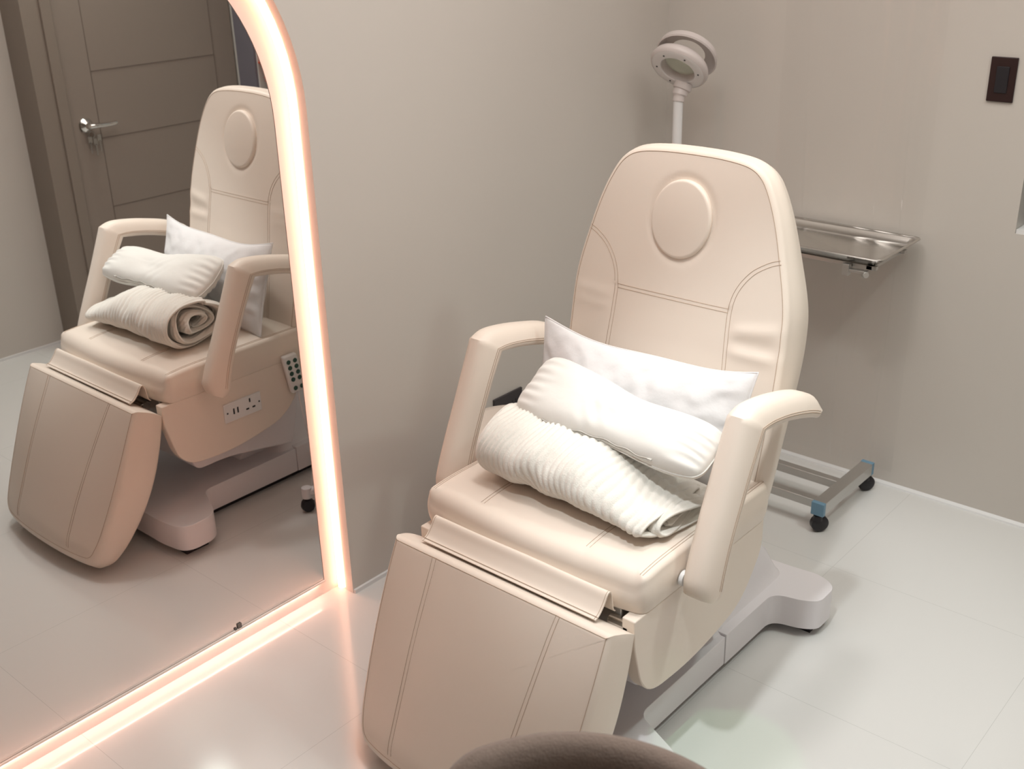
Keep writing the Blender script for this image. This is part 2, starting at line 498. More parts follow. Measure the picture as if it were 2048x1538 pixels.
# door with grooves, casing, handle
mb = MB(); mb.box((DX + 0.012, DY0 + 0.003, 0.008), (DX + 0.055, DY1 - 0.003, DZ - 0.003))
door = mb.build('door_1', MAT['door'], smooth=False); struct(door)
mb = MB()
g = 0.0016
gy0, gy1 = 2.525, 3.155
zl = [0.29, 0.605, 0.91, 1.195, 1.50, 1.80]
for yv in (gy0, gy1): mb.box((DX + 0.0105, yv - g, 0.29), (DX + 0.0125, yv + g, 1.80))
for z in zl: mb.box((DX + 0.0105, gy0, z - g), (DX + 0.0125, gy1, z + g))
mb.build('door_groove', MAT['groove'], door, smooth=False)
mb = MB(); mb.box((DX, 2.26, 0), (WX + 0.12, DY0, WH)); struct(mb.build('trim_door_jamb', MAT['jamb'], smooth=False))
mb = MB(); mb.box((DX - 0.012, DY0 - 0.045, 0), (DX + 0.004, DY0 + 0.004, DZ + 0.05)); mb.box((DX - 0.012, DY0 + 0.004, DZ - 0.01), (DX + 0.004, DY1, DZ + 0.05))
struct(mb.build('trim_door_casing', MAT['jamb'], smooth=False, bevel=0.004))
HY, HZ = 2.46, 0.975
mb = MB()
mb.lathe([(0.0, 0.0), (0.032, 0.0), (0.033, 0.006), (0.026, 0.016), (0.014, 0.026), (0.012, 0.045), (0.0, 0.047)], (DX + 0.013, HY, HZ), (-1, 0, 0), 32)
mb.tube(catmull([(DX - 0.03, HY, HZ), (DX - 0.036, HY + 0.03, HZ), (DX - 0.032, HY + 0.08, HZ - 0.004), (DX - 0.030, HY + 0.125, HZ - 0.002)], 6), [0.011] * 6 + [0.010] * 6 + [0.009] * 6 + [0.007], 12)
dh = mb.build('door_handle', MAT['chrome'], door)
mb = MB()
for k, (dy, dz) in enumerate(((0.0, -0.06), (0.022, -0.07), (0.04, -0.055))):
    mb.box((DX - 0.006 - 0.004 * k, HY + dy - 0.009, HZ + dz - 0.015), (DX - 0.004 - 0.004 * k, HY + dy + 0.009, HZ + dz + 0.013))
    mb.box((DX - 0.006 - 0.004 * k, HY + dy - 0.003, HZ + dz - 0.06), (DX - 0.004 - 0.004 * k, HY + dy + 0.003, HZ + dz - 0.012))
mb.tube([(DX - 0.008, HY + 0.014 * math.cos(a) + 0.01, HZ - 0.04 + 0.014 * math.sin(a)) for a in [i * math.pi / 8 for i in range(16)]], 0.0015, 6, closed=True)
ks = mb.build('key_ring', MAT['steel'], smooth=False); tag(ks, 'ring of keys hanging from the lock of the brown door in the mirror', 'keys')

# ================================================================ MIRROR AND LED
Am = arch(YC, MZC, MR, 0.048, 48)
mirror = empty('arched_mirror', (0, YC, 0.048), 'tall arched wall mirror in a glowing recessed niche', 'mirror')
mb = MB(); nm = len(Am)
mb.add([(0.0, y, z) for y, z in Am], [tuple(range(nm))])
mb.build('mirror_glass', MAT['mirror'], mirror, smooth=False)
mb = MB()
Ao = arch(YC, MZC, MR + 0.0016, 0.0465, 48)
mb.add([(0.0004, y, z) for y, z in Am] + [(0.0004, y, z) for y, z in Ao], [(i, (i + 1) % nm, nm + (i + 1) % nm, nm + i) for i in range(nm)])
mb.add([(0.0004, y, z) for y, z in Ao] + [(-0.0019, y, z) for y, z in Ao], [(i, (i + 1) % nm, nm + (i + 1) % nm, nm + i) for i in range(nm)])
mb.build('mirror_edge', MAT['mirror_edge'], mirror, smooth=False)
mb = MB()
for (yy, s_) in ((1.37, 0.012), (1.36, 0.006)):
    mb.box((0.001, yy, 0.046), (0.004, yy + s_, 0.046 + s_ * 1.3))
mb.build('mirror_clip', MAT['mirror_edge'], mirror, smooth=False)
# LED diffuser set in the reveal
mb = MB()
secs_ = []
for k in range(13):
    a = math.pi * k / 12
    secs_.append((0.018 - 0.0125 * math.cos(a), arch(YC, NZC, NR - 0.0006 - 0.013 * math.sin(a), 0.008, 40)))
nb = len(secs_[0][1]); v = []; f = []
for (xx, arc_) in secs_: v += [(xx, y, z) for y, z in arc_]
K_ = len(secs_)
for k in range(K_):
    k2 = (k + 1) % K_
    f += [(k * nb + i, k * nb + i + 1, k2 * nb + i + 1, k2 * nb + i) for i in range(nb - 1)]
f += [tuple(k * nb for k in range(K_)), tuple(k * nb + nb - 1 for k in reversed(range(K_)))]
mb.add(v, f)
ls = mb.build('led_strip', MAT['led'], smooth=False); tag(ls, 'peach LED light strip running up and over inside the arch of the niche', 'light strip')
LY0, LY1 = YC - MR + 0.01, 1.650
mb = MB(); mb.box((0.0008, YC - MR, 0.0462), (0.0065, YC + MR, 0.0478)); mb.box((0.0063, YC - MR, 0.0438), (0.0069, YC + MR, 0.0478)); lg = mb.build('bottom_ledge', MAT['niche'], mirror, smooth=False)
mb = MB(); mb.box((0.0012, LY0, 0.0440), (0.0062, LY1, 0.0461))
fo = mb.build('led_tape', mat('led_tape_glow', (0.9, 0.8, 0.75), 0.5, emis=(1.0, 0.56, 0.43), estr=22.0), smooth=False); tag(fo, 'peach LED tape stuck under the bottom edge of the mirror, shining down on the floor', 'light strip')

# ================================================================ TREATMENT CHAIR
CX = 0.847
chair = empty('treatment_chair', (CX, 1.95, 0.0), 'cream leather reclining treatment chair with two arms and a hanging legrest, reflected in the mirror', 'treatment chair')
th_ = math.radians(10.5)
# ---- backrest
BV = Vector((0, math.sin(th_), math.cos(th_))); BN = Vector((0, -math.cos(th_), math.sin(th_)))
BZ0 = 0.50
BO = Vector((0.845, 2.161 + math.tan(th_) * (BZ0 - 1.037), BZ0))
def zv(z): return (z - BZ0) / math.cos(th_)
half = [(0.485, 0.286), (0.55, 0.294), (0.66, 0.300), (0.78, 0.303), (0.90, 0.302), (0.98, 0.295), (1.08, 0.270), (1.16, 0.245), (1.22, 0.218), (1.258, 0.190), (1.279, 0.150), (1.288, 0.08), (1.290, 0.0)]
hr = catmull([(w_, zv(z), 0) for z, w_ in half], 6)
ol = [(p.x, p.y) for p in hr] + [(-p.x, p.y) for p in reversed(hr[:-1])]
def bh(u, v):
    c = 0.016 * (1 - min(1, abs(u) / 0.29) ** 2.6) * (1 - abs(min(1, max(-1, (v - 0.40) / 0.42))) ** 4)
    # soft folds in the side bolsters
    m_ = sstep(0.155, 0.2, abs(u)) * (1 - sstep(0.26, 0.30, abs(u)))
    if u > 0:
        c += m_ * (0.0045 * math.exp(-((v - 0.415 - 0.15 * (u - 0.2)) / 0.016) ** 2) + 0.004 * math.exp(-((v - 0.362) / 0.013) ** 2) - 0.0035 * math.exp(-((v - 0.388) / 0.014) ** 2))
    else:
        c += m_ * (0.0022 * math.exp(-((v - 0.43) / 0.014) ** 2) + 0.0018 * math.exp(-((v - 0.40) / 0.013) ** 2))
    # seam valleys
    if v < zv(0.955): c -= 0.0016 * math.exp(-((abs(u) - 0.160) / 0.012) ** 2)
    # dip around the oval plug
    e = math.sqrt((u / 0.083) ** 2 + ((v - zv(1.131)) / 0.094) ** 2)
    c -= 0.005 * math.exp(-((e - 1.0) / 0.10) ** 2)
    return c
def bT(u, v): return 0.085 + 0.045 * math.exp(-((v - 0.40) / 0.22) ** 2) + 0.01 * (1 - sstep(0, 0.3, v))
back = Pad(BO, (1, 0, 0), BV, BN, ol, bT, lambda p: 0.016, bh, nring=46, nseg=260, swell=0.006, backr=0.03)
mb = MB(); back.mesh(mb)
back.rimseam(mb, drop=0.15)
J = zv(0.948)
back.double(mb, [(-0.155, J), (0, J), (0.155, J)], 0.0045)
for sg in (-1, 1):
    back.double(mb, [(sg * 0.170, 0.03), (sg * 0.170, 0.2), (sg * 0.166, zv(0.80)), (sg * 0.160, zv(0.90)), (sg * 0.160, zv(0.955)), (sg * 0.172, zv(1.0)), (sg * 0.20, zv(1.04)), (sg * 0.235, zv(1.065)), (sg * 0.262, zv(1.076))], 0.0045)
brest = mb.build('backrest', L2, chair, angle=60)
# headrest plug
eo = [(0.081 * math.cos(t), zv(1.131) + 0.092 * math.sin(t)) for t in [2 * math.pi * k / 80 for k in range(80)]]
plug = Pad(BO, (1, 0, 0), BV, BN, eo, lambda u, v: -0.002, lambda p: 0.008, lambda u, v: 0.026 - 0.006 * ((u / 0.08) ** 2 + ((v - zv(1.131)) / 0.092) ** 2), nring=10, nseg=90, backr=0.003)
mb = MB(); plug.mesh(mb); mb.build('headrest_plug', L2, chair)
# ---- seat
SO = (CX, 1.80, 0.575)
sp = []
for k in range(13):
    u = -0.310 + 0.62 * k / 12; sp.append((u, -0.212 - 0.028 * (1 - (u / 0.31) ** 2)))
sol = round_poly(sp + [(0.310, 0.30), (-0.310, 0.30)], [0.022] + [0] * 11 + [0.022, 0.03, 0.03], 6)
def sh(u, v):
    c = 0.009 * (1 - min(1, abs(u) / 0.31) ** 3) * (1 - abs(min(1, max(-1, (v - 0.05) / 0.30))) ** 3)
    c -= 0.010 * max(0, (-v - 0.10) / 0.13) ** 2
    c -= 0.0016 * math.exp(-((abs(u) - 0.150) / 0.006) ** 2)
    c -= 0.004 * max(0, (abs(u) - 0.2) / 0.11) ** 2
    return c
seatp = Pad(SO, (1, 0, 0), (0, 1, 0), (0, 0, 1), sol, lambda u, v: 0.098, lambda p: 0.014 + 0.026 * (1 - sstep(-0.215, -0.17, p.y)) * (1 - sstep(0.285, 0.309, abs(p.x))), sh, nring=40, nseg=260, swell=0.006, backr=0.008)
mb = MB(); seatp.mesh(mb)
for sg in (-1, 1): seatp.double(mb, [(sg * 0.15, 0.25), (sg * 0.15, 0.0), (sg * 0.15, -0.12), (sg * 0.15, -0.17), (sg * 0.15, -0.19)], 0.0045)
for sg in (-1, 1):
    for dd in (0.0, 0.006):
        mb.tube([seatp.surf(sg * (0.296 - dd), -0.200 + 0.49 * k / 24, 0.0003) for k in range(25)], 0.0007, 6, 1)
mb.build('seat', L2, chair, angle=60)
# ---- legrest
LO = Vector((CX + 0.003, 1.476, 0.497))
tl = math.atan2(1.476 - 1.243, 0.497 - 0.055)
LV = Vector((0, math.sin(tl), math.cos(tl))); LN = Vector((0, -math.cos(tl), math.sin(tl)))
LL = 0.498
lr = [(-0.308, 0.0), (-0.309, -0.10), (-0.307, -0.22), (-0.300, -0.34), (-0.288, -0.43), (-0.262, -0.482), (-0.20, -LL), (0, -LL - 0.004)]
lc = [(p.x, p.y) for p in catmull([(a, b_, 0) for a, b_ in lr], 6)]
lo = lc + [(-a, b_) for a, b_ in reversed(lc[:-1])]
def lh(u, v):
    s_ = -v / 0.5
    c = -0.050 * s_ ** 1.3 * (abs(u) / 0.30) ** 2.4
    c += 0.010 * (1 - (abs(u) / 0.31) ** 4) * math.sin(math.pi * min(1, max(0, s_)))
    c -= 0.022 * max(0, (s_ - 0.86) / 0.14) ** 2
    c -= 0.0015 * math.exp(-((abs(u) - (0.172 - 0.028 * s_)) / 0.006) ** 2)
    return c
def lT(u, v):
    s_ = -v / 0.5
    return 0.098 + 0.045 * math.sin(math.pi * min(1, s_ * 0.9 + 0.05)) - 0.0 * s_
legp = Pad(LO, (1, 0, 0), LV, LN, lo, lT, lambda p: 0.016 + 0.02 * max(0, -p.y / 0.5) ** 2, lh, nring=44, nseg=280, swell=0.004, backr=0.022)
mb = MB(); legp.mesh(mb)
for sg in (-1, 1):
    legp.double(mb, [(sg * 0.176, -0.012), (sg * 0.172, -0.06), (sg * 0.164, -0.2), (sg * 0.155, -0.34), (sg * 0.150, -0.47)], 0.005)
legp.rimseam(mb, drop=0.2)
mb.build('legrest', L2, chair, angle=60)
# ---- leather flap between seat and legrest
prof = [(1.500, 0.4935), (1.515, 0.500), (1.530, 0.516), (1.541, 0.532), (1.549, 0.535), (1.555, 0.525), (1.558, 0.505), (1.561, 0.488), (1.568, 0.480)]
pp = catmull([(0, a, b_) for a, b_ in prof], 5)
mb = MB(); nx = 24; v = []; f = []
fx0, fx1 = 0.607, 1.100
for side in (0, 1):
    for i in range(nx + 1):
        x = fx0 + (fx1 - fx0) * i / nx
        for k, p in enumerate(pp):
            t = pp[min(k + 1, len(pp) - 1)] - pp[max(k - 1, 0)]; nn = Vector((0, -t.z, t.y)).normalized()
            wv = 0.0012 * math.sin(x * 23) * (k / len(pp))
            q = p + nn * (0.0014 if side else -0.0014)
            v.append((x, q.y, q.z + wv))
K = len(pp); S1 = (nx + 1) * K
for i in range(nx):
    for k in range(K - 1):
        a = i * K + k
        f.append((a, a + 1, a + K + 1, a + K)); f.append((S1 + a, S1 + a + K, S1 + a + K + 1, S1 + a + 1))
for i in range(nx):
    f.append((i * K, (i + 1) * K, S1 + (i + 1) * K, S1 + i * K)); f.append((i * K + K - 1, S1 + i * K + K - 1, S1 + (i + 1) * K + K - 1, (i + 1) * K + K - 1))
for i in (0, nx):
    for k in range(K - 1): f.append((i * K + k, i * K + k + 1, S1 + i * K + k + 1, S1 + i * K + k))
mb.add(v, f)
mb.tube([(fx0 + (fx1 - fx0) * k / 10, 1.506, 0.4985) for k in range(11)], 0.0006, 6, 1)
for xx in (fx0 + 0.004, fx1 - 0.004):
    mb.tube([(xx, p.y - 0.001, p.z + 0.0016) for p in pp[:28]], 0.0006, 6, 1)
mb.build('leather_flap', L2, chair)
# ---- side panels
side = round_poly([(1.560, 0.479), (1.560, 0.42), (1.600, 0.262), (1.80, 0.250), (2.00, 0.290), (2.085, 0.40), (2.085, 0.479)], [0.004, 0.10, 0.075, 0.12, 0.12, 0.06, 0.004], 8)
for (xa, xb) in ((0.540, 0.572), (1.122, 1.154)):
    mb = MB(); mb.prism(side, xa, xb); o = mb.build('side_panel', MAT['leather'], chair, bevel=0.004)
    if xa < 1: lp = o
# socket plate on the mirror-side panel
mb = MB(); x = 0.540
mb.box((x - 0.006, 1.765, 0.350), (x + 0.001, 1.905, 0.412))
sk = mb.build('power_socket', MAT['white'], lp, bevel=0.002); sk['label'] = 'white power socket plate'
mb = MB()
for (y, z, a, b_) in ((1.800, 0.381, .003, .010), (1.815, 0.381, .003, .010), (1.862, 0.397, .003, .007), (1.851, 0.371, .006, .003), (1.875, 0.371, .006, .003), (1.776, 0.381, .003, .003), (1.897, 0.381, .003, .003)):
    mb.box((x - 0.0068, y - a, z - b_), (x - 0.004, y + a, z + b_))
# (the slots are part of the plate mesh family)
sl = mb.build('socket_slots', MAT['dark'], None, smooth=False)
slm = sl.data; bpy.data.objects.remove(sl)
slm.transform(Matrix.Translation(-Vector((CX, 1.95, 0.0))))
me = sk.data; bmj = bmesh.new(); bmj.from_mesh(me); nf = len(bmj.faces); bmj.from_mesh(slm)
bmj.faces.ensure_lookup_table()
for i in range(nf, len(bmj.faces)): bmj.faces[i].material_index = 1
bmj.to_mesh(me); bmj.free(); me.materials.append(MAT['dark'])
# ---- inner housing of the seat
mb = MB(); mb.prism(round_poly([(1.66, 0.478), (1.66, 0.250), (1.685, 0.200), (1.80, 0.200), (1.90, 0.182), (2.06, 0.150), (2.10, 0.30), (2.10, 0.478)], [0, 0.03, 0.02, 0.05, 0.05, 0.02, 0.05, 0], 5), 0.60, 1.08)
mb.build('seat_housing', MAT['abs'], chair, bevel=0.006)
# metal hinge brackets in the gap below the seat front
for xx in (0.66, 1.085):
    mb = MB(); mb.box((xx, 1.560, 0.435), (xx + 0.05, 1.668, 0.455)); mb.lathe([(0, 0), (0.014, 0), (0.014, 0.06), (0, 0.06)], (xx - 0.005, 1.580, 0.445), (1, 0, 0), 20)
    mb.build('hinge_bracket', MAT['chrome'], chair)
mb = MB(); mb.box((0.60, 1.590, 0.38), (1.10, 1.662, 0.472)); mb.build('front_crossbar', MAT['steelr'], chair, bevel=0.003)
# ---- armrests
def rs_open(pl, n):
    P = [Vector(p) for p in pl]; L = [0]
    for i in range(len(P) - 1): L.append(L[-1] + (P[i + 1] - P[i]).length)
    out = []; k = 0
    for q in range(n):
        d = L[-1] * q / (n - 1)
        while k < len(L) - 2 and L[k + 1] < d: k += 1
        out.append(P[k].lerp(P[k + 1], (d - L[k]) / max(1e-9, L[k + 1] - L[k])))
    return out
def crv(a): return [(p.x, p.y) for p in catmull([(q[0], q[1], 0) for q in a], 8)]
NA = 40
outU = rs_open(crv([(1.672, 0.500), (1.694, 0.560), (1.728, 0.635), (1.762, 0.708), (1.798, 0.790), (1.826, 0.856)]), NA)
outB = rs_open(crv([(1.826, 0.856), (1.865, 0.868), (1.93, 0.862), (2.00, 0.848), (2.08, 0.826), (2.160, 0.788)]), NA)
inU = rs_open(crv([(1.738, 0.470), (1.752, 0.540), (1.775, 0.610), (1.806, 0.680), (1.840, 0.750), (1.878, 0.818)]), NA)
inB = rs_open(crv([(1.878, 0.818), (1.93, 0.812), (1.99, 0.800), (2.06, 0.780), (2.11, 0.762), (2.142, 0.745)]), NA)
Fo = outU + outB[1:]; Fi = inU + inB[1:]
def armsec(xc, hw):
    """D-shaped section swept from the foot of the arm over the corner to its rear tip"""
    secs = []; n = len(Fo)
    for i in range(n):
        t = i / (n - 1)
        e = 1.0
        if t < 0.05: e = math.sqrt(max(0.0, 1 - ((0.05 - t) / 0.05) ** 2))
        if t > 0.95: e = math.sqrt(max(0.0, 1 - ((t - 0.95) / 0.05) ** 2))
        e = max(e, 0.35)
        corner = math.exp(-((i - NA + 1) / 2.2) ** 2)
        w_ = hw * (0.80 + 0.20 * e) * (1 - 0.06 * sstep(0.85, 1.0, t))
        sec = []
        O_, I_ = Fo[i], Fi[i]
        prof = [(-1 + 0.0, 0.22)] + [(-math.cos(math.pi * k / 14), 0.22 + 0.78 * (1 - abs(math.cos(math.pi * k / 14)) ** 3.0)) for k in range(1, 14)] + [(1, 0.22), (0.985, 0.1), (0.95, 0.0), (0.86, -0.05), (0.3, -0.06), (-0.3, -0.06), (-0.86, -0.05), (-0.95, 0.0), (-0.985, 0.1)]
        for (xx, gg) in prof:
            g = 0.5 + (gg - 0.5) * e
            q = I_.lerp(O_, g)
            sec.append((xc + xx * w_, q.x, q.y))
        secs.append(sec)
    return secs
for (xc, sg) in ((0.489, -1), (1.2085, 1)):
    secs = armsec(xc, 0.0430); m_ = len(secs[0])
    mb = MB(); v = [p for q in secs for p in q]; f = []
    for i in range(len(secs) - 1):
        for k in range(m_): f.append((i * m_ + k, i * m_ + (k + 1) % m_, (i + 1) * m_ + (k + 1) % m_, (i + 1) * m_ + k))
    f += [tuple(range(m_)), tuple(reversed(range((len(secs) - 1) * m_, len(secs) * m_)))]
    mb.add(v, f)
    for ki, sd in ((0, -1), (14, 1)):
        for off in (0.0, 0.005):
            pts = []
            for i in range(3, len(secs) - 2):
                a0 = Vector(secs[i][ki]); b0 = Vector(secs[i][(ki + 1) % m_] if sd < 0 else secs[i][ki - 1]); 
                d_ = (b0 - a0).normalized(); pts.append(a0 + d_ * off + Vector((sd * 0.0004, 0, 0)))
            mb.tube(pts, 0.00065, 6, 1)
    mb.build('armrest', L2, chair, angle=42)
    mb = MB(); xi = xc - sg * 0.034
    mb.lathe([(0, 0), (0.017, 0), (0.017, 0.009), (0, 0.009)], (xi, 1.716, 0.512), (-sg, 0, 0), 24)
    mb.build('arm_pivot', MAT['white'], chair)
# ---- base
hb = [(0.0, 1.500), (0.20, 1.500), (0.300, 1.512), (0.375, 1.545), (0.392, 1.600), (0.36, 1.665), (0.255, 1.700), (0.229, 1.725), (0.228, 2.0)]
hb2 = [(0.228, 2.300), (0.250, 2.335), (0.31, 2.325), (0.352, 2.36), (0.362, 2.42), (0.33, 2.465), (0.25, 2.475), (0.16, 2.46), (0.0, 2.475)]
def base_outline(half_): return [(CX + a, b_) for a, b_ in half_] + [(CX - a, b_) for a, b_ in reversed(half_) if a > 1e-6]
mb = MB()
fr_ = round_poly(base_outline([(0.0, 1.505), (0.28, 1.505), (0.385, 1.520), (0.385, 1.640), (0.229, 1.705), (0.229, 2.078)]), [0, 0.03, 0.06, 0.05, 0.03, 0.002, 0.002, 0.03, 0.05, 0.06, 0.03], 8)
mb.prism(fr_, 0.028, 0.112, axis=2)
base = mb.build('base_cover', MAT['abs'], chair, bevel=0.010, bseg=4)
mb = MB()
rr_ = round_poly(base_outline([(0.231, 2.080), (0.231, 2.315), (0.310, 2.335), (0.346, 2.36), (0.346, 2.445), (0.29, 2.475), (0.18, 2.462), (0.0, 2.462)]), [0.002, 0.035, 0.03, 0.05, 0.04, 0.05, 0.05, 0, 0.05, 0.05, 0.04, 0.05, 0.03, 0.035, 0.002], 8)
mb.prism(rr_, 0.028, 0.118, axis=2)
mb.build('base_cover', MAT['abs'], chair, bevel=0.010, bseg=4)
mb = MB()
for (a, b_, c_, d_) in ((-0.35, 1.54, -0.29, 1.62), (0.29, 1.54, 0.35, 1.62), (-0.32, 2.37, -0.27, 2.44), (0.27, 2.37, 0.32, 2.44), (-0.2, 1.55, 0.2, 2.43)):
    mb.box((CX + a, b_, 0.0), (CX + c_, d_, 0.03))
mb.build('base_feet', MAT['dark'], chair, smooth=False)
# rear shroud over the lifting column
secs = []
for (z, y0_, y1_, hw) in ((0.110, 2.00, 2.44, 0.215), (0.125, 2.03, 2.432, 0.196), (0.15, 2.06, 2.425, 0.184), (0.19, 2.075, 2.405, 0.176), (0.225, 2.085, 2.375, 0.168), (0.25, 2.088, 2.33, 0.160), (0.33, 2.09, 2.22, 0.150), (0.42, 2.09, 2.14, 0.145)):
    secs.append([(CX + p[0], p[1], z) for p in resample(round_poly([(-hw, y0_), (hw, y0_), (hw, y1_), (-hw, y1_)], 0.05, 6), 64)])
mb = MB(); v = [tuple(p) for s_ in secs for p in s_]; f = []
for k in range(len(secs) - 1):
    for i in range(64): f.append((k * 64 + i, k * 64 + (i + 1) % 64, (k + 1) * 64 + (i + 1) % 64, (k + 1) * 64 + i))
f.append(tuple(range(63, -1, -1))); f.append(tuple(range((len(secs) - 1) * 64, len(secs) * 64)))
mb.add(v, f); mb.build('lift_column_shroud', MAT['abs'], chair, angle=50)
# lifting arms between base and housing
mb = MB()
mb.prism(round_poly([(1.90, 0.10), (2.06, 0.10), (2.10, 0.25), (1.98, 0.25)], 0.02, 4), 0.70, 0.99)
mb.build('lift_arm', MAT['abs'], chair, bevel=0.006)
# back support bracket
mb = MB(); mb.box((0.70, 2.10, 0.40), (0.99, 2.19, 0.60)); mb.build('back_bracket', MAT['steelr'], chair, bevel=0.004)

# remote control
rm = MB()
rm.box((-0.009, -0.028, -0.068), (0.009, 0.028, 0.068))
rem = empty('remote_control', (0.526, 2.035, 0.435), 'white push-button handset hanging on the chair side that faces the mirror', 'remote control')
rm2 = MB(); rm2.v = [(x + 0.526, y + 2.035 - z * 0.18, z + 0.435) for x, y, z in rm.v]; rm2.f = rm.f; rm2.m = rm.m
rm2.build('handset_body', MAT['white'], rem, bevel=0.006)
for c_ in (-0.013, 0.013):
    for k in range(5):
        z = 0.045 - 0.021 * k if k < 4 else -0.05
        y = 2.035 + c_ - z * 0.18
        mb = MB(); mb.lathe([(0, 0), (0.0075, 0), (0.0075, 0.003), (0, 0.003)], (0.5175, y, 0.435 + z), (-1, 0, 0), 16); mb.build('button', MAT['green'], rem)
cpts = catmull([(0.528, 2.047, 0.368), (0.525, 2.06, 0.25), (0.50, 2.055, 0.14), (0.47, 2.02, 0.05), (0.455, 1.985, 0.006), (0.45, 2.03, 0.006), (0.47, 2.12, 0.006), (0.50, 2.20, 0.02)], 8)
mb = MB(); mb.tube(cpts, 0.0026, 8)
mb.build('cord', MAT['abs'], rem)

# ================================================================ PILLOWS
def pillow(name, O, U, V, N, a, b_, T, mats, label, pinch=0.07, power=0.55, wrk=0.003, seed=0, sag=None, nu=90, nv=60, parent=None):
    O, U, V, N = Vector(O), Vector(U).normalized(), Vector(V).normalized(), Vector(N).normalized()
    mb = MB(); v = []; f = []
    def pt(u, w, side):
        x = u * a * (1 - pinch * (1 - w * w)); y = w * b_ * (1 - pinch * 1.4 * (1 - u * u))
        t = T * (max(0, 1 - abs(u) ** 2.6) * max(0, 1 - abs(w) ** 2.2)) ** power
        nz = noise.noise(Vector((u * 2.2 * a / b_ + seed, w * 2.2, side * 3.1)))
        wr = noise.noise(Vector((u * 9 + seed, w * 4 + 5, side)))
        edge = sstep(0.55, 0.95, max(abs(u), abs(w)))
        rad = math.sin(math.atan2(w, u) * 17 + 3 * nz + seed) * edge * (1 - sstep(0.93, 1.0, max(abs(u), abs(w)))) * 0.6
        h = side * t + side * (nz * 1.4 + wr * 0.8 + rad) * wrk * (t / T) ** 0.5
        if sag: 
            dx, dy, dz = sag(u, w); x += dx; y += dy; h += dz
        return O + U * x + V * y + N * h
    for side in (1, -1):
        for i in range(nu + 1):
            for j in range(nv + 1):
                uu = -math.cos(math.pi * i / nu); ww = -math.cos(math.pi * j / nv)
                uu = 0.5 * uu + 0.5 * (2 * i / nu - 1); ww = 0.5 * ww + 0.5 * (2 * j / nv - 1)
                v.append(pt(uu, ww, side))
    K = nv + 1; S = (nu + 1) * K
    for i in range(nu):
        for j in range(nv):
            q = i * K + j
            f.append((q, q + 1, q + K + 1, q + K)); f.append((S + q, S + q + K, S + q + K + 1, S + q + 1))
    mb.add(v, f)
    # piping along the edge
    per = []
    for i in range(0, 41): per.append(pt(-1 + i / 20, -1, 1))
    for i in range(1, 41): per.append(pt(1, -1 + i / 20, 1))
    for i in range(1, 41): per.append(pt(1 - i / 20, 1, 1))
    for i in range(1, 40): per.append(pt(-1, 1 - i / 20, 1))
    mb.tube(per, 0.0022, 6, 0, closed=True)
    o = mb.build(name, mats, parent, angle=180)
    return o, pt

vv = Vector((0, 0.26, 0.97)).normalized(); nn_ = Vector((0, -0.97, 0.26))
def sag1(u, w):
    d = -0.022 * (1 - u * u) * max(0, w) ** 2
    return (0.006 * w * u, d + 0.004 * math.sin(u * 5 + 1) * max(0, w), 0.0)
p1, _ = pillow('white_pillow', (0.842, 1.994, 0.722), (1, 0.02, 0), vv, nn_, 0.290, 0.148, 0.058, MAT['pillow'], '', 0.035, 0.6, 0.0045, 3, sag1)
tag(p1, 'white rectangular pillow standing against the chair backrest', 'pillow')

U2 = Vector((0.55, -0.035, -0.020)).normalized(); V2 = Vector((0.05, 0.86, 0.46)).normalized(); N2 = U2.cross(V2).normalized()
O2 = Vector((0.902, 1.842, 0.757))
def pt2(u, w, side):
    bb = 0.082 - 0.016 * u * 0.6 - 0.010 * math.exp(-((u - 0.1) / 0.35) ** 2)
    x = u * 0.263 * (1 - 0.06 * abs(w) ** 5); y = w * bb * (1 - 0.16 * abs(u) ** 8)
    t = 0.044 * (max(0, 1 - abs(u) ** 6) * max(0, 1 - abs(w) ** 3.2)) ** 0.5 * (1 - 0.16 * math.exp(-((u - 0.15) / 0.3) ** 2))
    nz = noise.noise(Vector((u * 3.0 + 11, w * 2.0, side * 3.1)))
    e_ = sstep(0.6, 0.95, abs(u))
    pl_ = math.sin(w * 21 + 2 * nz + 6 * (u > 0)) * e_ * (1 - sstep(0.95, 1, abs(u))) * 0.9
    cr = math.sin((u * 1.0 + 0.25 * w) * 38) * math.exp(-((u + 0.12) / 0.16) ** 2) * 0.45
    h = side * t + side * (nz * 1.3 + pl_ + cr) * 0.0032 * (t / 0.046) ** 0.7
    h += 0.018 * max(0, w) * max(0, -u) - 0.010 * (1 - u * u) * max(0, w) + 0.0
    return O2 + U2 * x + V2 * y + N2 * h
mb = MB(); nu, nv = 120, 60; v = []; f = []
for side in (1, -1):
    for i in range(nu + 1):
        for j in range(nv + 1):
            uu = 0.6 * -math.cos(math.pi * i / nu) + 0.4 * (2 * i / nu - 1); ww = 0.6 * -math.cos(math.pi * j / nv) + 0.4 * (2 * j / nv - 1)
            v.append(pt2(uu, ww, side))
K = nv + 1; S = (nu + 1) * K
for i in range(nu):
    for j in range(nv):
        q = i * K + j
        f.append((q, q + 1, q + K + 1, q + K)); f.append((S + q, S + q + K, S + q + K + 1, S + q + 1))
mb.add(v, f)
per = [pt2(-1 + i / 20, -1, 1) for i in range(41)] + [pt2(1, -1 + i / 20, 1) for i in range(1, 41)] + [pt2(1 - i / 20, 1, 1) for i in range(1, 41)] + [pt2(-1, 1 - i / 20, 1) for i in range(1, 40)]
mb.tube(per, 0.0020, 6, 0, closed=True)
p2 = mb.build('ivory_cushion', MAT['pillow2'], angle=180)
tag(p2, 'small ivory zipped cushion lying on top of the rolled blanket', 'cushion')
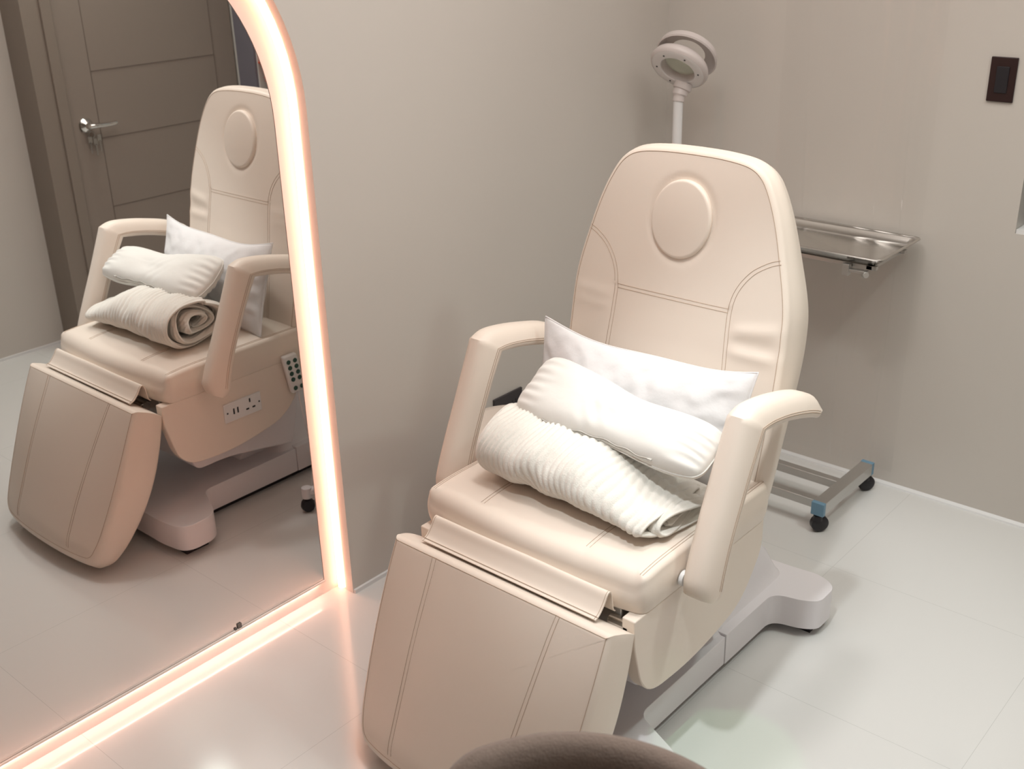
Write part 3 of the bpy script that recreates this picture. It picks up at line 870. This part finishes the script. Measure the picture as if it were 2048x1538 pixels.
# zipper
mb = MB()
zp = [pt2(-0.62 + 1.2 * k / 50, -0.955 - 0.012 * math.sin(k * 0.6), 1) - V2 * 0.0012 + N2 * 0.0006 for k in range(51)]
mb.tube(zp, 0.0011, 6)
mb.tube([p - V2 * 0.002 - N2 * 0.0045 for p in zp], 0.0008, 6)
e_ = zp[-1]
mb.box((e_.x - 0.003, e_.y - 0.004, e_.z - 0.002), (e_.x + 0.007, e_.y + 0.001, e_.z + 0.002))
zo = mb.build('zipper', mat('zipper_tape', (0.62, 0.60, 0.56), 0.5), p2)

# ================================================================ ROLLED BLANKET
mb = MB()
turns = 3.3; na = 230; nxr = 270; thick = 0.0135
def blanket():
    v = []; f = []
    X0, X1 = 0.628, 1.112
    loopn = 2 * nxr
    def center(x):
        t = (x - X0) / (X1 - X0)
        ry = 0.120 + 0.012 * math.sin(math.pi * min(1, t * 1.1)) + 0.024 * t * t
        rz = 0.080 - 0.004 * t - 0.046 * sstep(0.5, 1.0, t)
        cy = 1.772 + 0.015 * t
        return cy, ry, rz
    for ia in range(na + 1):
        s_ = ia / na
        ang = -math.pi * 0.5 - 0.5 + 2 * math.pi * turns * (1 - s_) * 1.0
        rad = 1.0 - (0.255 * (s_ * turns))   # spiral inwards
        rad = max(0.06, rad)
        jit0 = 0.014 * math.sin(s_ * 13 + 1) + 0.008 * math.sin(s_ * 41)
        jit1 = 0.016 * math.sin(s_ * 11 + 2) + 0.010 * math.sin(s_ * 37)
        for q in range(loopn):
            # outer side runs left to right, inner side back
            if q < nxr: t = q / (nxr - 1); sd = 1
            else: t = 1 - (q - nxr) / (nxr - 1); sd = -1
            x = (X0 + jit0) + (X1 + jit1 - X0 - jit0) * t
            e0 = sstep(0, 0.028, t) * (1 - sstep(0.972, 1, t))
            cy, ry, rz = center(x)
            ph = x / 0.0172 + 0.55 * math.sin(ang * 1.3 + x * 9) + 1.6 * noise.noise(Vector((x * 7, ang * 0.8, 2.0)))
            rib = abs(math.sin(math.pi * ph)) ** 0.8 - 0.6
            lump = noise.noise(Vector((x * 9, ang * 0.7 + 10, 0.0))) * 0.006 + noise.noise(Vector((x * 22, ang * 1.7, 4.0))) * 0.003
            # deep wavy folds on the front face left of the middle
            fold = 0.005 * math.sin((x * 52) + 2.5 * math.sin(ang * 1.2)) * math.exp(-((x - 0.78) / 0.09) ** 2)
            off = sd * (thick * 0.5 * (0.35 + 0.65 * e0) + 0.0050 * rib * e0) + (lump + fold) * (1 if rad > 0.7 else 0.4)
            R1 = rad
            cyy = math.cos(ang); czz = math.sin(ang)
            # superellipse: flattened where it rests
            zz = czz * rz * R1; yy = cyy * ry * R1
            nrm = Vector((cyy / ry, czz / rz)).normalized()
            y = cy + yy + nrm.x * off; z = 0.5850 + rz + zz + nrm.y * off
            # wobble the inner coils
            if rad < 0.8:
                y += 0.006 * math.sin(ang * 2.1 + 1); z += 0.005 * math.sin(ang * 1.7)
            z = max(z, 0.5852 + 0.003 * rib * e0 + (0.004 if sd < 0 and rad > 0.9 else 0))
            v.append((x, y, z))
    for ia in range(na):
        for q in range(loopn):
            q2 = (q + 1) % loopn
            f.append((ia * loopn + q, ia * loopn + q2, (ia + 1) * loopn + q2, (ia + 1) * loopn + q))
    f.append(tuple(range(loopn))); f.append(tuple(reversed(range(na * loopn, (na + 1) * loopn))))
    mb.add(v, f)
blanket()
bl = mb.build('rolled_blanket', MAT['plush'], angle=180); tag(bl, 'ivory ribbed plush blanket rolled up on the chair seat', 'blanket')

# ================================================================ INSTRUMENT TROLLEY
tr_ = empty('instrument_trolley', (0.78, 3.05, 0.0), 'steel tray trolley on castors against the back wall behind the chair', 'trolley')
mb = MB()
for xx in (0.455, 0.922): mb.box((xx, 2.845, 0.066), (xx + 0.040, 3.200, 0.106))
mb.box((0.49, 3.02, 0.072), (0.926, 3.048, 0.100)); mb.box((0.49, 2.868, 0.072), (0.926, 2.896, 0.100))
mb.build('base_frame', MAT['steelr'], tr_, bevel=0.0015)
for xx in (0.455, 0.922):
    for yy in (2.843, 3.187):
        mb = MB(); mb.box((xx - 0.001, yy, 0.064), (xx + 0.041, yy + 0.016, 0.1075)); c_ = mb.build('end_cap', MAT['blue'], tr_, bevel=0.002); c_['label'] = 'blue-grey plastic end cap'
        mb = MB(); y2 = yy + (0.012 if yy < 3 else 0.0)
        mb.lathe([(0, -0.013), (0.022, -0.013), (0.0275, -0.009), (0.0275, 0.009), (0.022, 0.013), (0, 0.013)], (xx + 0.020, y2 + 0.012, 0.0285), (0.75, -0.66, 0), 28)
        mb.lathe([(0, 0), (0.016, 0), (0.014, 0.016), (0.006, 0.02), (0.006, 0.03), (0, 0.03)], (xx + 0.018, y2 + 0.004, 0.043), (0, 0, 1), 20)
        mb.build('castor', MAT['dark'], tr_)
mb = MB(); mb.tube([(0.52, 3.034, 0.09), (0.52, 3.034, 0.83)], 0.0125, 20); mb.build('post', MAT['steel'], tr_)
mb = MB()
mb.box((0.52, 2.985, 0.822), (0.985, 3.003, 0.834)); mb.box((0.52, 3.185, 0.822), (0.985, 3.203, 0.834)); mb.box((0.51, 2.985, 0.822), (0.53, 3.203, 0.834)); mb.box((0.955, 2.985, 0.822), (0.973, 3.203, 0.834))
mb.build('tray_support', MAT['steelr'], tr_, bevel=0.001)
mb = MB(); mb.box((0.893, 2.962, 0.800), (0.913, 2.980, 0.834)); mb.box((0.905, 2.966, 0.812), (0.965, 2.986, 0.820)); mb.lathe([(0, 0), (0.009, 0), (0.009, 0.022), (0, 0.022)], (0.955, 2.976, 0.808), (0.5, -0.6, 0.2), 16)
mb.build('clamp', MAT['steelr'], tr_, bevel=0.001)
# tray
tray = empty('instrument_tray', (0.78, 3.1, 0.835), 'shallow stainless steel instrument tray sitting on the trolley', 'tray')
def rr(x0, y0, x1, y1, r): return round_poly([(x0, y0), (x1, y0), (x1, y1), (x0, y1)], r, 6)
lv = [((0.560, 2.955, 1.010, 3.250), 0.022, 0.862), ((0.562, 2.957, 1.008, 3.248), 0.022, 0.8645), ((0.569, 2.964, 1.001, 3.241), 0.021, 0.8635), ((0.574, 2.969, 0.996, 3.236), 0.020, 0.858), ((0.584, 2.979, 0.986, 3.226), 0.018, 0.842), ((0.60, 2.995, 0.970, 3.210), 0.016, 0.838)]
mb = MB(); rings = [[(p[0], p[1], z) for p in rr(*bx, r)] for bx, r, z in lv]
rings2 = [[(p[0], p[1], z - 0.0015) for p in rr(bx[0] - 0.0, bx[1], bx[2], bx[3], r)] for bx, r, z in lv]
n4 = len(rings[0]); v = [p for r in rings for p in r]; f = []
for k in range(len(rings) - 1):
    for i in range(n4): f.append((k * n4 + i, k * n4 + (i + 1) % n4, (k + 1) * n4 + (i + 1) % n4, (k + 1) * n4 + i))
f.append(tuple(range((len(rings) - 1) * n4, len(rings) * n4)))
mb.add(v, f)
v = [p for r in rings2 for p in r]; f2 = [tuple(reversed(q)) for q in f]
mb.add(v, f2)
mb.build('tray_pan', MAT['steel'], tray, angle=70)

# ================================================================ MAGNIFYING LAMP
lamp = empty('magnifying_lamp', (0.25, 3.08, 0.0), 'white magnifier floor lamp standing in the corner behind the chair', 'lamp')
mb = MB(); mb.tube([(0.250, 3.06, 0.06), (0.250, 3.06, 0.70)], 0.018, 20); mb.tube([(0.250, 3.06, 0.69), (0.250, 3.06, 1.235)], 0.0155, 20)
mb.build('pole', MAT['white'], lamp)
for k in range(5):
    a = 2 * math.pi * k / 5 + 0.4
    mb = MB(); ex, ey = 0.25 + 0.155 * math.cos(a), 3.06 + 0.155 * math.sin(a)
    mb.tube([(0.25, 3.06, 0.085), (ex, ey, 0.062)], [0.018, 0.012], 12); mb.build('base_leg', MAT['white'], lamp)
    mb = MB(); mb.lathe([(0, -0.012), (0.02, -0.012), (0.024, 0), (0.02, 0.012), (0, 0.012)], (ex, ey, 0.024), (math.sin(a), -math.cos(a), 0), 20); mb.tube([(ex, ey, 0.03), (ex, ey, 0.06)], 0.006, 8); mb.build('castor', MAT['dark'], lamp)
# head: ring tilted towards the room, open lid above it
hc = Vector((0.258, 3.05, 1.338)); hn = Vector((0.034, -0.724, -0.689)).normalized(); LR = Vector((0.842, 0.54, -0.006)); LU = Vector((-0.067, 0.115, 0.991))   # facing down and out
mb = MB()
mb.lathe([(0.050, -0.018), (0.080, -0.018), (0.090, -0.010), (0.096, 0.004), (0.093, 0.013), (0.087, 0.018)], hc, hn, 64, cap=False)
mb.lathe([(0.050, -0.018), (0.053, 0.006), (0.056, 0.018)], hc, hn, 64, cap=False)
hd = mb.build('lamp_head', MAT['lampw'], lamp, angle=50)
mb = MB(); mb.lathe([(0.056, 0.0175), (0.058, 0.0205), (0.082, 0.0205), (0.087, 0.0175)], hc, hn, 64, cap=False)
br_ = mb.build('bezel_ring', MAT['bezel'], lamp, angle=50)
a1 = hn.cross(Vector((1, 0, 0))).normalized(); a2 = hn.cross(a1)
for k in range(6):
    t = k * math.pi / 3 + 0.3; c_ = hc + (a1 * math.cos(t) + a2 * math.sin(t)) * 0.070 + hn * 0.0205
    mb = MB(); mb.lathe([(0, 0), (0.003, 0), (0.003, 0.0012), (0, 0.0012)], c_, hn, 10); mb.build('screw', MAT['dark'], br_)
mb = MB(); mb.lathe([(0.0, -0.006), (0.03, -0.005), (0.053, -0.002), (0.053, 0.0), (0.03, 0.003), (0, 0.004)], hc - hn * 0.006, hn, 48, cap=False)
mb.build('lens', MAT['lens'], lamp)
# lid hinged open behind
lcn = hc - hn * 0.024 + LR * 0.012 + LU * 0.012; ln = Vector((0.119, -0.747, -0.654)).normalized()
mb = MB(); mb.lathe([(0.055, -0.022), (0.082, -0.022), (0.094, -0.014), (0.098, 0.004), (0.094, 0.008), (0.089, 0.003), (0.086, -0.001), (0.080, -0.008), (0.055, -0.012), (0.055, -0.022)], lcn, ln, 64, cap=False)
mb.build('lamp_lid', MAT['lampw'], lamp, angle=35)
mb = MB(); mb.tube(catmull([(0.250, 3.06, 1.225), (0.250, 3.066, 1.245), (0.252, 3.075, 1.262), (0.256, 3.082, 1.282)], 5), [0.019] * 5 + [0.024] * 5 + [0.030] * 6, 16)
mb.build('joint', MAT['lampw'], lamp)

# ================================================================ STOOL behind the chair
st = empty('rolling_stool', (0.314, 2.142, 0.0), 'round beige rolling stool between the wall and the chair arm', 'stool')
sc_ = (0.314, 2.142)
mb = MB(); mb.lathe([(0.0, 0.365), (0.134, 0.365), (0.147, 0.372), (0.154, 0.400), (0.152, 0.437), (0.140, 0.454), (0.10, 0.463), (0.0, 0.465)], (sc_[0], sc_[1], 0), (0, 0, 1), 64, cap=False)
mb.build('seat', MAT['leather'], st, angle=60)
mb = MB(); mb.tube([(sc_[0], sc_[1], 0.08), (sc_[0], sc_[1], 0.25)], 0.025, 20); mb.tube([(sc_[0], sc_[1], 0.25), (sc_[0], sc_[1], 0.37)], 0.014, 20)
mb.build('gas_column', MAT['chrome'], st)
for k in range(5):
    a = -1.107 + 2 * math.pi * k / 5; ex, ey = sc_[0] + 0.215 * math.cos(a), sc_[1] + 0.215 * math.sin(a)
    mb = MB(); mb.tube([(sc_[0], sc_[1], 0.10), (ex, ey, 0.070)], [0.022, 0.014], 12); mb.tube([(ex, ey, 0.052), (ex, ey, 0.088)], 0.0165, 16); mb.build('base_leg', MAT['abs'], st)
    mb = MB(); mb.lathe([(0, -0.014), (0.02, -0.014), (0.024, 0), (0.02, 0.014), (0, 0.014)], (ex, ey, 0.024), (math.sin(a), -math.cos(a), 0), 20); mb.tube([(ex, ey, 0.03), (ex, ey, 0.055)], 0.012, 8); mb.build('castor', MAT['dark'], st)

# ================================================================ TUB CHAIR in the foreground
tc_ = empty('tub_chair', (1.632, 0.775, 0.0), 'taupe felt chair with a rounded back, cut off by the bottom edge of the picture', 'chair')
cx, cy = 1.612, 0.772
mb = MB()
rings = []; R0 = 0.270
for k in range(65):
    a = math.radians(-20 + 220 * k / 64)   # shell open towards the front (-y side)
    top = 0.760 - 0.10 * sstep(0.62, 1.0, abs(k / 32 - 1))
    prof = []
    for (dr, z) in ((0.0, 0.36), (0.004, 0.45), (0.006, 0.60), (0.004, top - 0.03), (-0.006, top - 0.008), (-0.022, top), (-0.038, top - 0.008), (-0.048, top - 0.03), (-0.050, 0.60), (-0.052, 0.45), (-0.052, 0.36)):
        r = R0 + dr; prof.append((cx + r * math.cos(a), cy + r * math.sin(a), z))
    rings.append(prof)
K = len(rings[0]); v = [p for r in rings for p in r]
f = [(i * K + j, i * K + (j + 1) % K, (i + 1) * K + (j + 1) % K, (i + 1) * K + j) for i in range(64) for j in range(K)]
f += [tuple(range(K)), tuple(reversed(range(64 * K, 65 * K)))]
mb.add(v, f); mb.build('backrest', MAT['taupe'], tc_, angle=80)
mb = MB(); mb.lathe([(0.0, 0.36), (0.235, 0.36), (0.245, 0.375), (0.245, 0.43), (0.232, 0.452), (0.0, 0.46)], (cx, cy, 0), (0, 0, 1), 64, cap=False)
mb.build('seat', MAT['taupe'], tc_, angle=60)
for sx in (-1, 1):
    for sy in (-1, 1):
        mb = MB(); mb.tube([(cx + sx * 0.14, cy + sy * 0.14, 0.37), (cx + sx * 0.20, cy + sy * 0.20, 0.0)], [0.016, 0.010], 14); mb.build('leg', MAT['leg'], tc_)

# ================================================================ SMALL THINGS
sw = empty('switch_plate', (1.165, WY, 1.335), 'small dark maroon switch plate on the back wall near the window', 'switch')
mb = MB(); mb.box((1.129, WY - 0.007, 1.275), (1.201, WY - 0.0, 1.396)); mb.build('plate', MAT['switch'], sw, bevel=0.002)
mb = MB(); mb.box((1.148, WY - 0.010, 1.300), (1.182, WY - 0.005, 1.371)); mb.build('rocker', MAT['dark'], sw, bevel=0.001)
so = empty('wall_outlet', (FX, 2.44, 0.36), 'charcoal wall outlet low on the wall behind the left chair arm', 'outlet')
mb = MB(); mb.box((FX, 2.345, 0.318), (FX + 0.008, 2.480, 0.390)); mb.build('plate', MAT['socket'], so, bevel=0.002)
for yy in (2.385, 2.44):
    for dz in (-0.008, 0.008):
        mb = MB(); mb.box((FX + 0.006, yy - 0.004 + dz, 0.350), (FX + 0.0088, yy + 0.001 + dz, 0.362)); mb.build('slot', MAT['dark'], so, smooth=False)
# flowers on the window sill (seen in the mirror)
ox, oy, oz = 2.155, WY + 0.03, WZ0 + 0.0125
orn = empty('flower_vase', (ox, oy, oz), 'white vase holding orange-red flowers on the window sill', 'vase')
mb = MB(); mb.lathe([(0, 0), (0.022, 0), (0.028, 0.03), (0.026, 0.07), (0.016, 0.10), (0.020, 0.125), (0.016, 0.125), (0.0, 0.10)], (ox, oy, oz), (0, 0, 1), 32, cap=False); mb.build('vase_body', MAT['white'], orn)
for k in range(9):
    a = k * 2.4; r_ = 0.022 * math.sqrt(k / 2.5); fx, fy, fz = ox + r_ * math.cos(a), oy - 0.008 + r_ * 0.5 * math.sin(a), oz + 0.155 + 0.095 * ((k * 0.37) % 1)
    mb = MB(); mb.lathe([(0.0, -0.018), (0.010, -0.014), (0.020, 0.0), (0.024, 0.012), (0.018, 0.008), (0.012, 0.014), (0.004, 0.010), (0.0, 0.012)], (fx, fy, fz), (0.4 * math.cos(a), -0.5, 0.8), 14, cap=False); mb.build('flower', MAT['orange'], orn)
    mb = MB(); mb.tube([(ox, oy, oz + 0.10), (fx, fy, fz - 0.016)], 0.0015, 6); mb.build('stem', MAT['green'], orn)
# clear film hanging on the back wall
mb = MB(); nxf, nzf = 160, 60; v = []; f = []
for i in range(nxf + 1):
    for j in range(nzf + 1):
        u = i / nxf; w = j / nzf
        x = 0.50 + 0.50 * u + 0.02 * (1 - w) * 0; z = 0.06 + 1.95 * w
        y = WY - 0.022 + 0.004 * math.sin(u * 9 + 2 * noise.noise(Vector((u * 3, w * 2, 0)))) + 0.004 * noise.noise(Vector((u * 7, w * 2.2, 3)))
        for (xr, sl, am) in ((0.60, -0.02, 0.004), (0.845, 0.015, 0.005), (0.79, 0.0, 0.003), (0.93, 0.02, 0.004)):
            y -= am * math.exp(-abs(x - xr - sl * (w - 0.5) - 0.01 * math.sin(w * 6 + xr * 20)) / 0.006)
        v.append((x, y, z))
for i in range(nxf):
    for j in range(nzf):
        a = i * (nzf + 1) + j; f.append((a, a + 1, a + nzf + 2, a + nzf + 1))
mb.add(v, f); fm = mb.build('plastic_sheet', MAT['film'], angle=180); tag(fm, 'clear thin plastic sheet covering the back wall behind the trolley', 'plastic sheet')

# downlight fittings in the ceiling
for i, (x, y, p, c, a, b_, rs_, t) in enumerate(DOWNLIGHTS):
    d = empty('downlight', (x, y, CEIL), 'round recessed ceiling downlight', 'downlight', 'recessed ceiling downlights')
    mb = MB(); mb.lathe([(0.036, -0.001), (0.048, -0.001), (0.050, -0.004), (0.046, -0.008), (0.038, -0.008), (0.036, -0.001)], (x, y, CEIL), (0, 0, 1), 32, cap=False); mb.build('trim_ring', MAT['white'], d)
    mb = MB(); mb.lathe([(0, -0.002), (0.036, -0.002)], (x, y, CEIL), (0, 0, 1), 32, cap=False); mb.build('lens', MAT['down'], d)
